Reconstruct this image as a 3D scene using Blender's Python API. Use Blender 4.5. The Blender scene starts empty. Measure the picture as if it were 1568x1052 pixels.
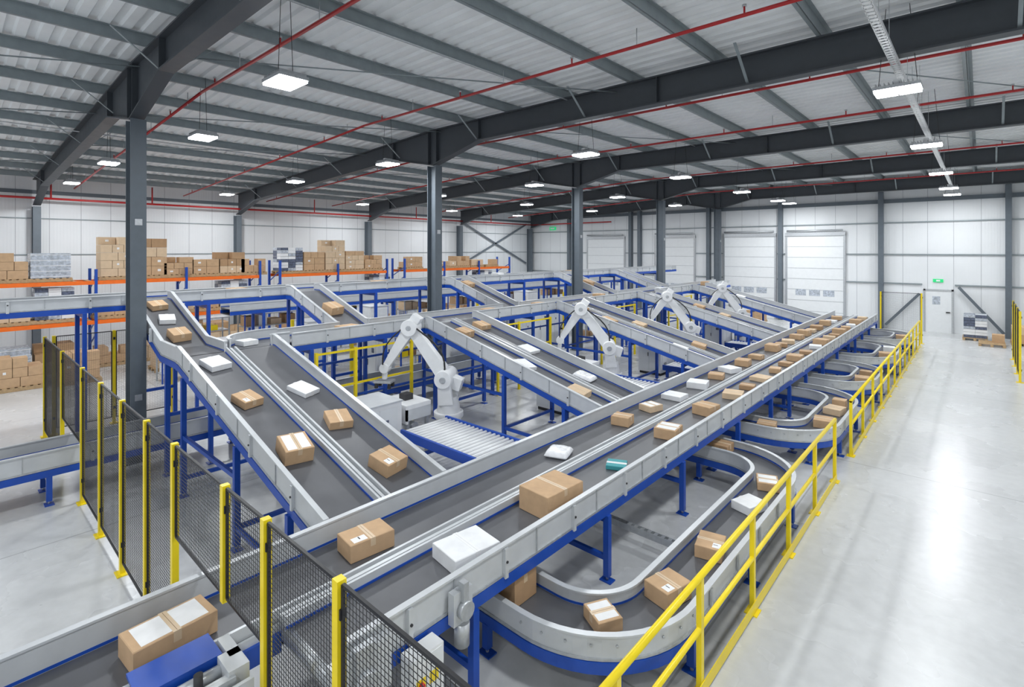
import bpy, bmesh, math, random
from mathutils import Vector, Matrix
random.seed(7)
S = bpy.context.scene

# ------------------------------------------------------------------ materials
def mat(name, col, rough=0.5, metal=0.0, var=0.06, nscale=6.0, bump=0.0, emit=None, spec=0.5, rvar=0.08):
    m = bpy.data.materials.new(name); m.use_nodes = True
    nt = m.node_tree; b = nt.nodes['Principled BSDF']
    b.inputs['Metallic'].default_value = metal
    b.inputs['Specular IOR Level'].default_value = spec
    tc = nt.nodes.new('ShaderNodeTexCoord')
    nz = nt.nodes.new('ShaderNodeTexNoise'); nz.inputs['Scale'].default_value = nscale
    nz.inputs['Detail'].default_value = 4
    nt.links.new(tc.outputs['Object'], nz.inputs['Vector'])
    r = nt.nodes.new('ShaderNodeValToRGB')
    lo = [max(0, c*(1-var)) for c in col]; hi = [min(1, c*(1+var)) for c in col]
    r.color_ramp.elements[0].position = 0.3; r.color_ramp.elements[1].position = 0.7
    r.color_ramp.elements[0].color = (*lo, 1); r.color_ramp.elements[1].color = (*hi, 1)
    nt.links.new(nz.outputs['Fac'], r.inputs['Fac'])
    nt.links.new(r.outputs['Color'], b.inputs['Base Color'])
    mr = nt.nodes.new('ShaderNodeMapRange')
    mr.inputs['To Min'].default_value = max(0.02, rough-rvar); mr.inputs['To Max'].default_value = min(1, rough+rvar)
    nt.links.new(nz.outputs['Fac'], mr.inputs['Value']); nt.links.new(mr.outputs['Result'], b.inputs['Roughness'])
    if bump:
        bp = nt.nodes.new('ShaderNodeBump'); bp.inputs['Strength'].default_value = bump; bp.inputs['Distance'].default_value = 0.01
        nt.links.new(nz.outputs['Fac'], bp.inputs['Height']); nt.links.new(bp.outputs['Normal'], b.inputs['Normal'])
    if emit:
        b.inputs['Emission Color'].default_value = (*emit[0], 1); b.inputs['Emission Strength'].default_value = emit[1]
    return m

BELT = mat('belt_rubber', (0.105,0.108,0.118), 0.40, var=0.10, nscale=3)
GUARD = mat('guard_grey', (0.60,0.62,0.64), 0.34, metal=0.15, var=0.04)
GALV = mat('galvanised', (0.50,0.52,0.54), 0.35, metal=0.5, var=0.1, nscale=20)
BLUE = mat('blue_paint', (0.010,0.072,0.42), 0.35, var=0.05)
YEL = mat('yellow_paint', (0.92,0.70,0.01), 0.35, var=0.04)
STEEL = mat('dark_steel', (0.052,0.060,0.070), 0.5, var=0.06)
COLM = mat('column_steel', (0.12,0.145,0.17), 0.5, var=0.06)
PURL = mat('purlin_steel', (0.26,0.30,0.315), 0.45, metal=0.2, var=0.08)
BLACK = mat('black_wire', (0.018,0.018,0.02), 0.5)
DARK = mat('dark_rubber', (0.03,0.03,0.033), 0.6)
RED = mat('red_pipe', (0.45,0.018,0.02), 0.4)
ORANGE = mat('orange_beam', (0.92,0.17,0.012), 0.45)
WHITE = mat('white_paint', (0.82,0.83,0.84), 0.35, var=0.03)
CARD = mat('cardboard', (0.56,0.37,0.215), 0.8, var=0.07, nscale=9)
CARD2 = mat('cardboard_dark', (0.44,0.275,0.15), 0.8, var=0.07, nscale=9)
CARD3 = mat('cardboard_pale', (0.68,0.51,0.34), 0.8, var=0.05, nscale=9)
TAPE = mat('tape', (0.66,0.50,0.33), 0.35)
LABEL = mat('paper_label', (0.84,0.84,0.84), 0.6)
SEAM = mat('seam', (0.20,0.125,0.07), 0.9)
WPAR = mat('white_carton', (0.82,0.83,0.84), 0.6)
POLY = mat('poly_film', (0.84,0.85,0.87), 0.28, bump=0.6, nscale=14)
TEAL = mat('teal_carton', (0.05,0.33,0.36), 0.6)
WOOD = mat('pallet_wood', (0.48,0.33,0.18), 0.8, var=0.2, nscale=14)
WRAP = mat('stretch_wrap', (0.45,0.49,0.55), 0.25, var=0.3, nscale=14)
WRAPD = mat('dark_goods', (0.10,0.12,0.18), 0.35, var=0.5, nscale=18)
LAMPG = mat('lamp_glow', (1,1,1), 0.4, emit=((0.93,0.97,1.0), 26.0))
DOORM = mat('door_white', (0.78,0.80,0.81), 0.45, var=0.02)
GREEN = mat('exit_green', (0.02,0.42,0.14), 0.5, emit=((0.02,0.6,0.2),0.6))
REDM = mat('signal_red', (0.6,0.02,0.02), 0.4)

def floor_mat():
    m = mat('floor_concrete', (0.61,0.62,0.625), 0.27, var=0.05, nscale=0.6, rvar=0.09)
    nt = m.node_tree; b = nt.nodes['Principled BSDF']
    src = b.inputs['Base Color'].links[0].from_socket
    tc = [n for n in nt.nodes if n.type=='TEX_COORD'][0]
    n2 = nt.nodes.new('ShaderNodeTexNoise'); n2.inputs['Scale'].default_value = 7; n2.inputs['Detail'].default_value = 8
    nt.links.new(tc.outputs['Object'], n2.inputs['Vector'])
    r2 = nt.nodes.new('ShaderNodeValToRGB')
    r2.color_ramp.elements[0].color=(0.93,0.93,0.93,1); r2.color_ramp.elements[1].color=(1,1,1,1)
    r2.color_ramp.elements[0].position=0.35; r2.color_ramp.elements[1].position=0.65
    nt.links.new(n2.outputs['Fac'], r2.inputs['Fac'])
    mx = nt.nodes.new('ShaderNodeMix'); mx.data_type='RGBA'; mx.blend_type='MULTIPLY'; mx.inputs['Factor'].default_value=1
    nt.links.new(src, mx.inputs['A']); nt.links.new(r2.outputs['Color'], mx.inputs['B'])
    br = nt.nodes.new('ShaderNodeTexBrick'); br.offset=0; br.inputs['Scale'].default_value=1
    br.inputs['Brick Width'].default_value=7.5; br.inputs['Row Height'].default_value=7.5; br.inputs['Mortar Size'].default_value=0.012
    br.inputs['Color1'].default_value=(1,1,1,1); br.inputs['Color2'].default_value=(1,1,1,1); br.inputs['Mortar'].default_value=(0.65,0.65,0.65,1)
    mp = nt.nodes.new('ShaderNodeMapping'); mp.inputs['Location'].default_value=(2.2,3.1,0)
    nt.links.new(tc.outputs['Object'], mp.inputs['Vector']); nt.links.new(mp.outputs['Vector'], br.inputs['Vector'])
    m2 = nt.nodes.new('ShaderNodeMix'); m2.data_type='RGBA'; m2.blend_type='MULTIPLY'; m2.inputs['Factor'].default_value=1
    nt.links.new(mx.outputs['Result'], m2.inputs['A']); nt.links.new(br.outputs['Color'], m2.inputs['B'])
    nt.links.new(m2.outputs['Result'], b.inputs['Base Color'])
    return m
FLOOR = floor_mat()

def panel_mat(name, col, axis, period=1.0):
    m = mat(name, col, 0.5, var=0.025, nscale=0.8)
    nt = m.node_tree; b = nt.nodes['Principled BSDF']
    src = b.inputs['Base Color'].links[0].from_socket
    tc = [n for n in nt.nodes if n.type=='TEX_COORD'][0]
    sp = nt.nodes.new('ShaderNodeSeparateXYZ'); nt.links.new(tc.outputs['Object'], sp.inputs[0])
    def line(sock, per, wd):
        a = nt.nodes.new('ShaderNodeMath'); a.operation='DIVIDE'; a.inputs[1].default_value=per; nt.links.new(sock, a.inputs[0])
        f = nt.nodes.new('ShaderNodeMath'); f.operation='FRACT'; nt.links.new(a.outputs[0], f.inputs[0])
        l = nt.nodes.new('ShaderNodeMath'); l.operation='LESS_THAN'; l.inputs[1].default_value=wd/per; nt.links.new(f.outputs[0], l.inputs[0])
        return l.outputs[0]
    l1 = line(sp.outputs[axis], period, 0.022)
    mx = nt.nodes.new('ShaderNodeMix'); mx.data_type='RGBA'; mx.inputs['B'].default_value=(col[0]*0.6,col[1]*0.6,col[2]*0.62,1)
    nt.links.new(l1, mx.inputs['Factor']); nt.links.new(src, mx.inputs['A'])
    nt.links.new(mx.outputs['Result'], b.inputs['Base Color'])
    w = nt.nodes.new('ShaderNodeMath'); w.operation='MULTIPLY'; w.inputs[1].default_value=60; nt.links.new(sp.outputs[axis], w.inputs[0])
    s = nt.nodes.new('ShaderNodeMath'); s.operation='SINE'; nt.links.new(w.outputs[0], s.inputs[0])
    bp = nt.nodes.new('ShaderNodeBump'); bp.inputs['Strength'].default_value=0.15; bp.inputs['Distance'].default_value=0.01
    nt.links.new(s.outputs[0], bp.inputs['Height']); nt.links.new(bp.outputs['Normal'], b.inputs['Normal'])
    return m
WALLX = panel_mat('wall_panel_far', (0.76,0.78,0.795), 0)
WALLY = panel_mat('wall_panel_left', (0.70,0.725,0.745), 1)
DECK = mat('roof_deck', (0.84,0.86,0.87), 0.5, var=0.05, nscale=1.5)

# ------------------------------------------------------------------ mesh builder
class MB:
    def __init__(s): s.v=[]; s.f=[]; s.m=[]; s.sm=[]; s.mats=[]
    def add(s, vs, fs, mt, smooth=None):
        if mt not in s.mats: s.mats.append(mt)
        k = s.mats.index(mt); o = len(s.v)
        s.v += [tuple(v) for v in vs]
        for i,f in enumerate(fs):
            s.f.append(tuple(a+o for a in f)); s.m.append(k); s.sm.append(bool(smooth and smooth[i]))
    BF = [(0,3,2,1),(4,5,6,7),(0,1,5,4),(1,2,6,5),(2,3,7,6),(3,0,4,7)]
    def box(s, x0,x1,y0,y1,z0,z1, mt):
        s.add([(x0,y0,z0),(x1,y0,z0),(x1,y1,z0),(x0,y1,z0),(x0,y0,z1),(x1,y0,z1),(x1,y1,z1),(x0,y1,z1)], MB.BF, mt)
    def beam(s, p0, p1, w, h, mt, w1=None, h1=None):
        p0=Vector(p0); p1=Vector(p1); t=(p1-p0).normalized()
        if abs(t.z)>0.999: sd=Vector((1,0,0))
        else: sd=t.cross(Vector((0,0,1))).normalized()
        up=sd.cross(t).normalized(); vs=[]
        w1 = w if w1 is None else w1; h1 = h if h1 is None else h1
        for p,a,b in ((p0,w,h),(p1,w1,h1)):
            for i,j in ((-1,-1),(1,-1),(1,1),(-1,1)): vs.append(p+sd*i*a/2+up*j*b/2)
        s.add(vs, MB.BF, mt)
    def cyl(s, p0, p1, r, mt, r1=None, n=12):
        p0=Vector(p0); p1=Vector(p1); t=(p1-p0).normalized(); r1=r if r1 is None else r1
        a=Vector((1,0,0)) if abs(t.x)<0.8 else Vector((0,1,0))
        u=t.cross(a).normalized(); w=t.cross(u); vs=[]
        for p,rr in ((p0,r),(p1,r1)):
            for i in range(n):
                q=2*math.pi*i/n; vs.append(p+u*math.cos(q)*rr+w*math.sin(q)*rr)
        fs=[(i,(i+1)%n,n+(i+1)%n,n+i) for i in range(n)]+[tuple(range(n))[::-1],tuple(range(n,2*n))]
        s.add(vs, fs, mt, [True]*n+[False]*2)
    def sweep(s, pts, prof, mt):
        pts=[Vector(p) for p in pts]; n=len(pts); k=len(prof); vs=[]
        for i,p in enumerate(pts):
            d0=(pts[i]-pts[i-1]) if i>0 else (pts[1]-pts[0]); d1=(pts[i+1]-pts[i]) if i<n-1 else d0
            a=Vector((d0.x,d0.y)).normalized(); b=Vector((d1.x,d1.y)).normalized()
            t=(a+b).normalized(); c=max(0.5,t.dot(a)); rt=Vector((t.y,-t.x,0))/c
            for u,v in prof: vs.append(p+rt*u+Vector((0,0,v)))
        fs=[]
        for i in range(n-1):
            for j in range(k):
                a=i*k+j; b=i*k+(j+1)%k; fs.append((a,b,b+k,a+k))
        fs.append(tuple(range(k))[::-1]); fs.append(tuple(range((n-1)*k,n*k)))
        s.add(vs, fs, mt)
    def prism_y(s, poly, y0, y1, mt):
        k=len(poly); vs=[(x,y0,z) for x,z in poly]+[(x,y1,z) for x,z in poly]
        fs=[(i,(i+1)%k,k+(i+1)%k,k+i) for i in range(k)]+[tuple(range(k))[::-1],tuple(range(k,2*k))]
        s.add(vs, fs, mt)
    def mesh(s, name):
        me=bpy.data.meshes.new(name); me.from_pydata(s.v,[],s.f)
        for m in s.mats: me.materials.append(m)
        me.polygons.foreach_set('material_index', s.m); me.polygons.foreach_set('use_smooth', s.sm)
        bm=bmesh.new(); bm.from_mesh(me); bmesh.ops.recalc_face_normals(bm, faces=bm.faces[:]); bm.to_mesh(me); bm.free()
        me.update(); return me
    def obj(s, name, loc=(0,0,0), bevel=0):
        o=bpy.data.objects.new(name, s.mesh(name)); o.location=loc; S.collection.objects.link(o)
        if bevel:
            b=o.modifiers.new('bevel','BEVEL'); b.width=bevel; b.segments=2; b.limit_method='ANGLE'
        return o
def place(me, name, loc, rot=(0,0,0)):
    o=bpy.data.objects.new(name, me); o.location=loc; o.rotation_euler=rot; S.collection.objects.link(o); return o

# ------------------------------------------------------------------ room shell
XL, XR, YF, YN = -28.0, 9.0, 33.4, -9.0
def zroof(x): return 7.95 if x>-12.3 else 7.95-( -12.3-x)*0.054
mb=MB(); mb.box(XL-0.2,XR+0.2,YN,YF+0.2,-0.2,0,FLOOR); mb.obj('floor')
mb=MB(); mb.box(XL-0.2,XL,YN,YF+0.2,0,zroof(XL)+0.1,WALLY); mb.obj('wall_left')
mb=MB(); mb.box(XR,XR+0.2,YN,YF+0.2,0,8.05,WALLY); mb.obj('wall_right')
mb=MB(); mb.prism_y([(XL,0),(XR,0),(XR,8.0),(-12.3,8.0),(XL,zroof(XL)+0.05)], YF, YF+0.2, WALLX); mb.obj('wall_far')
mb=MB(); per=0.30; y=YN; prof=[]
while y<YF+0.2:
    prof += [(y,0),(y+0.14,0),(y+0.17,0.055),(y+0.27,0.055)]; y+=per
for xa,xb in ((XL,-12.3),(-12.3,XR)):
    n=len(prof); vs=[(xa,p[0],zroof(xa)+p[1]) for p in prof]+[(xb,p[0],zroof(xb)+p[1]) for p in prof]
    mb.add(vs,[(i,i+1,n+i+1,n+i) for i in range(n-1)],DECK)
mb.prism_y([(XL,zroof(XL)+0.09),(-12.3,8.04),(XR,8.04),(XR,8.1),(-12.3,8.1),(XL,zroof(XL)+0.15)],YN,YF+0.2,DECK)
mb.obj('ceiling')

# ------------------------------------------------------------------ steel frame
FR=[-4.9,2.6,10.1,17.6,25.1,32.9]
XC=-12.3
def ibeam_col(mb,x,y,z1,d,w,mt):
    mb.box(x-d/2,x-d/2+0.022,y-w/2,y+w/2,0,z1,mt); mb.box(x+d/2-0.022,x+d/2,y-w/2,y+w/2,0,z1,mt)
    mb.box(x-d/2+0.022,x+d/2-0.022,y-0.008,y+0.008,0,z1,mt)
    mb.box(x-d/2-0.03,x+d/2+0.03,y-w/2-0.08,y+w/2+0.01,0,0.03,mt)
for y in FR:
    mb=MB()
    def zt(x): return zroof(x)-0.22
    dep=0.56
    bot=[(XL+0.35,zt(XL)-1.0),(XL+2.6,zt(XL+2.6)-dep),(XC-2.0,zt(XC-2)-dep),(XC,zt(XC)-1.05),(XC+2.0,zt(XC)-dep),(XR-2.5,zt(XR)-dep),(XR-0.2,zt(XR)-1.0)]
    tp=[(XL+0.35,zt(XL)),(XL+2.6,zt(XL+2.6)),(XC-2.0,zt(XC-2)),(XC,zt(XC)),(XC+2.0,zt(XC)),(XR-2.5,zt(XR)),(XR-0.2,zt(XR))]
    for i in range(len(bot)-1):
        mb.prism_y([bot[i],bot[i+1],tp[i+1],tp[i]],y-0.008,y+0.008,STEEL)
        b0,b1,t0,t1=bot[i],bot[i+1],tp[i],tp[i+1]
        mb.beam((b0[0],y,b0[1]),(b1[0],y,b1[1]),0.24,0.03,STEEL); mb.beam((t0[0],y,t0[1]),(t1[0],y,t1[1]),0.24,0.03,STEEL)
    for x,z0 in ((XC-0.19,zt(XC)-1.0),(XC+0.19,zt(XC)-1.0),(XC-2,zt(XC-2)-dep),(XC+2,zt(XC)-dep),(XL+2.6,zt(XL+2.6)-dep),(-5,zt(0)-dep),(2,zt(0)-dep)):
        mb.box(x-0.008,x+0.008,y-0.11,y+0.11,z0,zt(x),STEEL)
    x=XL+3.2
    while x<XR-1:
        for s in (-1,1): mb.beam((x,y+s*0.05,zt(x)-dep+0.02),(x,y+s*0.75,zt(x)+0.02),0.05,0.012,PURL)
        x+=3.6
    mb.obj('roof_rafter')
    mb=MB(); ibeam_col(mb,XC,y,zt(XC)-1.07,0.38,0.26,COLM)
    for z in (1.2,4.6): mb.box(XC+0.19,XC+0.2,y-0.06,y+0.06,z,z+0.12,GALV)
    mb.obj('steel_column')
    mb=MB(); ibeam_col(mb,XL+0.24,y,zt(XL)-1.05,0.42,0.24,COLM); mb.obj('steel_column')
mb=MB(); x=XL+0.8
while x<XR:
    z=zroof(x)-0.005
    mb.box(x-0.008,x+0.008,YN,YF,z-0.2,z,PURL); mb.box(x-0.07,x,YN,YF,z-0.2,z-0.188,PURL); mb.box(x,x+0.07,YN,YF,z-0.012,z,PURL)
    x+=1.8
mb.obj('roof_purlins')
mb=MB()
for y0 in FR[:-1]:
    for xs in (XL+1,-20,-16): mb.cyl((xs,y0,zroof(xs)-0.3),(xs+4,y0+7.5,zroof(min(XC,xs+4))-0.3),0.014,PURL,n=6)
    for xs in (-11,-3): mb.cyl((xs,y0,7.62),(xs+5,y0+7.5,7.62),0.014,PURL,n=6)
mb.obj('roof_bracing_rods')
mb=MB(); xx=XL+0.1
for a,b in (((25.3,3.0),(32.6,6.2)),((25.3,6.2),(32.6,3.0))): mb.beam((xx,a[0],a[1]),(xx,b[0],b[1]),0.06,0.12,COLM)
mb.obj('wall_cross_brace')
mb=MB()
for z in (3.9,5.35): mb.box(XL,XL+0.025,YN,YF,z,z+0.045,PURL)
mb.box(XL,XL+0.025,YN,YF,6.35,6.5,COLM)
mb.obj('wall_rails_left')
DOORS=((-22.3,-19.2),(-16.7,-14.0),(-12.0,-9.1),(-8.4,-5.6))
mb=MB()
for z in (2.35,3.85,5.5):
    if z>5: spans=[(XL+0.1,XR)]
    else:
        spans=[]; c=XL+0.1
        for a,b in DOORS: spans.append((c,a-0.14)); c=b+0.14
        if z<2.6: spans.append((c,-2.2)); c=-0.95
        spans.append((c,XR))
    for a,b in spans: mb.box(a,b,YF-0.08,YF,z,z+0.06,PURL)
mb.box(XL+0.1,XR,YF-0.12,YF,6.55,6.75,COLM)
for x in (-24.0,-18.6,-17.9,-13.0,-8.75,-3.9,0.95,5.8): mb.box(x-0.11,x+0.11,YF-0.3,YF,0,zroof(x)-0.8,COLM)
mb.obj('wall_rails_far')

def sectional_door(x0,x1,h,n):
    mb=MB(); y=YF-0.002
    mb.box(x0-0.1,x0,y-0.11,y,0,h+0.1,GALV); mb.box(x1,x1+0.1,y-0.11,y,0,h+0.1,GALV); mb.box(x0-0.1,x1+0.1,y-0.14,y,h,h+0.2,GALV)
    k=8
    for i in range(k):
        z0=h*i/k; mb.box(x0,x1,y-0.08,y-0.05,z0+0.012,z0+h/k-0.012,DOORM)
    mb.box(x0,x1,y-0.065,y,0,h,GALV)
    for i in range(3):
        a=x0+0.35+i*(x1-x0-0.7)/3; mb.box(a+0.08,a+(x1-x0-0.7)/3-0.08,y-0.09,y-0.08,1.5,1.85,WRAP)
    mb.cyl((x0,y-0.2,h+0.3),(x1,y-0.2,h+0.3),0.05,GALV)
    mb.obj('door_%d'%n)
for i,(a,b) in enumerate(DOORS): sectional_door(a,b,4.9,i+1)
mb=MB(); y=YF-0.002
mb.box(-2.15,-2.07,y-0.1,y,0,2.15,GALV); mb.box(-1.07,-0.99,y-0.1,y,0,2.15,GALV); mb.box(-2.15,-0.99,y-0.1,y,2.07,2.15,GALV)
mb.box(-2.07,-1.07,y-0.07,y,0,2.07,DOORM); mb.box(-1.28,-1.12,y-0.12,y-0.07,1.0,1.05,BLACK); mb.box(-1.8,-1.5,y-0.08,y-0.07,1.4,1.8,WRAP); mb.obj('door_5')
mb=MB(); mb.box(-1.78,-1.38,y-0.05,y,2.5,2.66,GREEN); mb.box(-1.65,-1.5,y-0.06,y-0.05,2.54,2.62,LABEL); mb.obj('exit_sign')
mb=MB(); mb.box(-26,-25.4,YF-0.1,YF,5.7,5.95,GREEN); mb.box(-25.9,-25.5,YF-0.11,YF-0.1,5.77,5.88,LABEL); mb.obj('exit_sign')
mb=MB(); mb.beam((-0.8,YF-0.2,2.3),(0.8,YF-0.2,0.2),0.05,0.12,COLM); mb.beam((-3.7,YF-0.2,0.2),(-2.3,YF-0.2,1.9),0.05,0.12,COLM); mb.obj('wall_diagonal_brace')

# sprinkler pipes
mb=MB()
for y in (3.75,7.7,11.5,15.2,19.0,22.7,26.6,30.2):
    for xa,xb in ((XL+0.3,XC),(XC,XR-0.3)):
        mb.cyl((xa,y,zroof(xa)-0.48),(xb,y,zroof(xb)-0.48),0.03,RED,n=8)
    x=XL+1.5
    while x<XR-1:
        z=zroof(x)-0.48
        mb.cyl((x,y,z),(x,y,z+0.13),0.014,RED,n=6); mb.cyl((x,y,z+0.12),(x,y,z+0.15),0.03,GALV,n=6)
        mb.cyl((x+1.3,y,z),(x+1.3,y,z+0.3),0.008,GALV,n=5); x+=3
mb.obj('sprinkler_pipes')
mb=MB(); mb.cyl((XL+0.55,YN,6.15),(XL+0.55,YF-0.5,6.15),0.045,RED,n=8)
for y in (3.0,6.4,14,21,28): mb.cyl((XL+0.55,y,6.15),(XL+0.55,y,6.9),0.03,RED,n=6)
mb.cyl((XL+0.55,YF-0.5,6.15),(XL+8,YF-0.5,6.15),0.045,RED,n=8)
mb.obj('sprinkler_main_pipe')
mb=MB(); X=-1.0
for s in (-0.05,0.05): mb.box(X+s-0.006,X+s+0.006,YN,YF-0.3,7.03,7.09,WHITE)
y=YN+0.1
while y<YF-0.4: mb.box(X-0.05,X+0.05,y,y+0.07,7.03,7.036,WHITE); y+=0.12
mb.cyl((X+0.02,YN,7.05),(X+0.02,YF-0.5,7.05),0.014,WHITE,n=6)
y=YN+1
while y<YF-0.5:
    for s in (-0.06,0.06): mb.cyl((X+s,y,7.03),(X+s,y,7.94),0.004,GALV,n=5)
    y+=2.4
mb.obj('cable_tray')
# thin cable conduits under the purlins
mb=MB()
for X in (-7.7,-18.7):
    mb.cyl((X+0.35,YN,zroof(X)-0.24),(X+0.35,YF-0.4,zroof(X)-0.24),0.016,GALV,n=6)
mb.obj('electrical_conduit')

# ------------------------------------------------------------------ lamps
mb=MB()
mb.box(-0.30,0.30,-0.22,0.22,0.0,0.05,GALV)
for sx in (-0.15,0.15): mb.box(sx-0.14,sx+0.14,-0.205,0.205,-0.035,0.0,LAMPG)
for sx in (-0.15,0.15):
    for k in range(5): mb.box(sx-0.12+k*0.055,sx-0.11+k*0.055,-0.2,0.2,0.05,0.10,GALV)
mb.box(-0.05,0.05,-0.12,0.12,0.05,0.15,WHITE)
LM=mb.mesh('lamp_mesh')
def lamp(x,y,z=6.63,P=118):
    root=bpy.data.objects.new('high_bay_lamp',None); root.location=(x,y,z); S.collection.objects.link(root)
    b=bpy.data.objects.new('lamp_body',LM); S.collection.objects.link(b); b.parent=root
    c=MB(); zr=zroof(x)-z
    for s in (-0.25,0.25):
        c.cyl((s,0,0.05),(s*0.6,0,zr),0.005,BLACK,n=5)
    co=c.obj('lamp_cables'); co.parent=root
    L=bpy.data.lights.new('lamp_light','AREA'); L.shape='RECTANGLE'; L.size=0.58; L.size_y=0.4; L.energy=P; L.color=(0.95,0.98,1.0)
    lo=bpy.data.objects.new('lamp_light',L); S.collection.objects.link(lo); lo.parent=root; lo.location=(0,0,-0.05)
for y in (-2.0,4.2,10.1,15.9,22.0,27.6,30.9): lamp(-0.97,y,P=105)
for y in (-3.0,3.47,11.4,17.2,23.4,28.8,30.9): lamp(-7.7,y)
for y in (-3.0,3.95,8.8,15.5,21.7,28.0): lamp(-12.85,y)
for y in (-3.0,3.3,8.8,15.6,21.9,28.4): lamp(-18.7,y)
for y in (-3.0,3.35,8.75,15.7,22.2,28.6): lamp(-25.3,y)
for y in (-2.0,5.5,13,20.5,28.0): lamp(5.2,y,P=105)

# ------------------------------------------------------------------ conveyors
def rect(u0,u1,v0,v1): return [(u0,v0),(u1,v0),(u1,v1),(u0,v1)]
def lane(mb, pts, w, gl=True, gr=True, gh=0.2, ol=True, orr=True):
    h=w/2
    mb.sweep(pts, rect(-h+0.035,h-0.035,-0.03,0), BELT)
    mb.sweep(pts, rect(-h+0.04,h-0.04,-0.2,-0.185), DARK)
    for s,g,o in ((-1,gl,ol),(1,gr,orr)):
        a=lambda q:s*q
        if g:
            mb.sweep(pts, rect(a(h-0.035),a(h-0.01),-0.09,gh), GUARD)
            mb.sweep(pts, rect(a(h-0.05),a(h+0.012),gh,gh+0.018), GUARD)
            mb.sweep(pts, rect(a(h-0.038),a(h-0.035),0.005,0.03), BLUE)
        else:
            mb.sweep(pts, rect(a(h-0.035),a(h-0.01),-0.09,0.01), GUARD)
        if o:
            mb.sweep(pts, rect(a(h-0.03),a(h+0.012),-0.20,-0.09), BLUE)
            mb.sweep(pts, rect(a(h-0.01),a(h+0.004),-0.085,-0.06), GALV)
def brackets(mb, p0, p1, off, step=1.4, gh=0.2):
    p0=Vector(p0); p1=Vector(p1); L=(p1-p0).length; t=(p1-p0)/L; rt=Vector((t.y,-t.x,0)).normalized()
    n=max(1,int(L/step))
    for i in range(n):
        c=p0+t*(L*(i+0.5)/n)+rt*off
        sg=1 if off>0 else -1
        mb.beam(c+rt*sg*0.003+Vector((0,0,-0.1)), c+rt*sg*0.003+Vector((0,0,gh-0.01)),0.045,0.045,GUARD)
        mb.cyl(c+rt*sg*0.022+Vector((0,0,0.06)),c+rt*sg*0.036+Vector((0,0,0.06)),0.013,DARK,n=8)
        q=c+t*0.45*step
        mb.beam(q-rt*sg*0.008+Vector((0,0,-0.085)), q-rt*sg*0.008+Vector((0,0,gh)),0.012,0.012,GALV)
def support(mb, x, y, px, py, hw, zt, brace=True, zc=0.3):
    P=Vector((px,py,0)); c=Vector((x,y,0))
    for s in (-1,1):
        q=c+P*hw*s
        mb.beam(q+Vector((0,0,0.06)),q+Vector((0,0,zt)),0.075,0.075,BLUE)
        mb.cyl(q+Vector((0,0,0.012)),q+Vector((0,0,0.07)),0.018,GALV,n=6)
        mb.box(q.x-0.08,q.x+0.08,q.y-0.06,q.y+0.06,0,0.014,BLUE)
    mb.beam(c-P*hw+Vector((0,0,zt-0.05)),c+P*hw+Vector((0,0,zt-0.05)),0.06,0.08,BLUE)
    if brace: mb.beam(c-P*hw+Vector((0,0,zc)),c+P*hw+Vector((0,0,zc)),0.05,0.06,BLUE)

ZT=1.02; ZF=2.25; Z2=2.99; LW=0.84
YCs=[3.59+5.4*i for i in range(5)]
LINKS=(3.17,6.7,12.3,18.5,23.2)
mb=MB()
lane(mb,[(-4.72,-3,ZT),(-4.72,28.4,ZT)],LW,gl=True,gr=False,orr=False,gh=0.22)
lane(mb,[(-3.88,1.95,ZT),(-3.88,28.4,ZT)],LW,gl=False,gr=True,ol=False,gh=0.2)
for u in (-0.07,0.07): mb.box(-4.3+u-0.014,-4.3+u+0.014,-3 if u<0 else 1.9,28.4,ZT-0.05,ZT+0.1,GUARD)
mb.box(-4.37,-4.23,1.9,28.4,ZT-0.1,ZT+0.03,GALV); mb.box(-4.32,-4.28,1.9,28.4,ZT+0.03,ZT+0.085,GUARD)
for u in (-0.088,0.088): mb.box(-4.3+u-0.004,-4.3+u+0.004,-3 if u<0 else 1.9,28.4,ZT+0.002,ZT+0.025,BLUE)
mb.box(-4.34,-4.28,-3,1.9,ZT-0.21,ZT-0.05,BLUE)
brackets(mb,(-3.88,2,ZT),(-3.88,28.4,ZT),LW/2+0.005,1.1)
for y in (3.3,5.6,7.8,10.3,12.4,13.9,15.5,17.5,19.55,21.5,22.8,24.3,26.0,28.1):
    support(mb,-4.3,y,1,0,0.84,ZT-0.20,zc=0.5 if y==7.8 else 0.28)
for y in (-2.5,0.3): support(mb,-4.72,y,1,0,0.4,ZT-0.20)
for y0,y1 in ((5.6,7.8),(12.4,13.9)):
    mb.beam((-5.14,y0,0.3),(-5.14,y1,0.3),0.05,0.06,BLUE)
mb.cyl((-4.25,1.95,ZT-0.07),(-3.5,1.95,ZT-0.07),0.07,GALV,n=16)
mb.box(-3.46,-3.38,1.85,2.35,ZT-0.25,ZT+0.14,GUARD); mb.cyl((-3.38,2.1,ZT-0.08),(-3.30,2.1,ZT-0.08),0.10,GALV,n=16)
mb.box(-3.40,-3.34,2.02,2.18,ZT-0.3,ZT+0.2,GALV)
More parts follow.
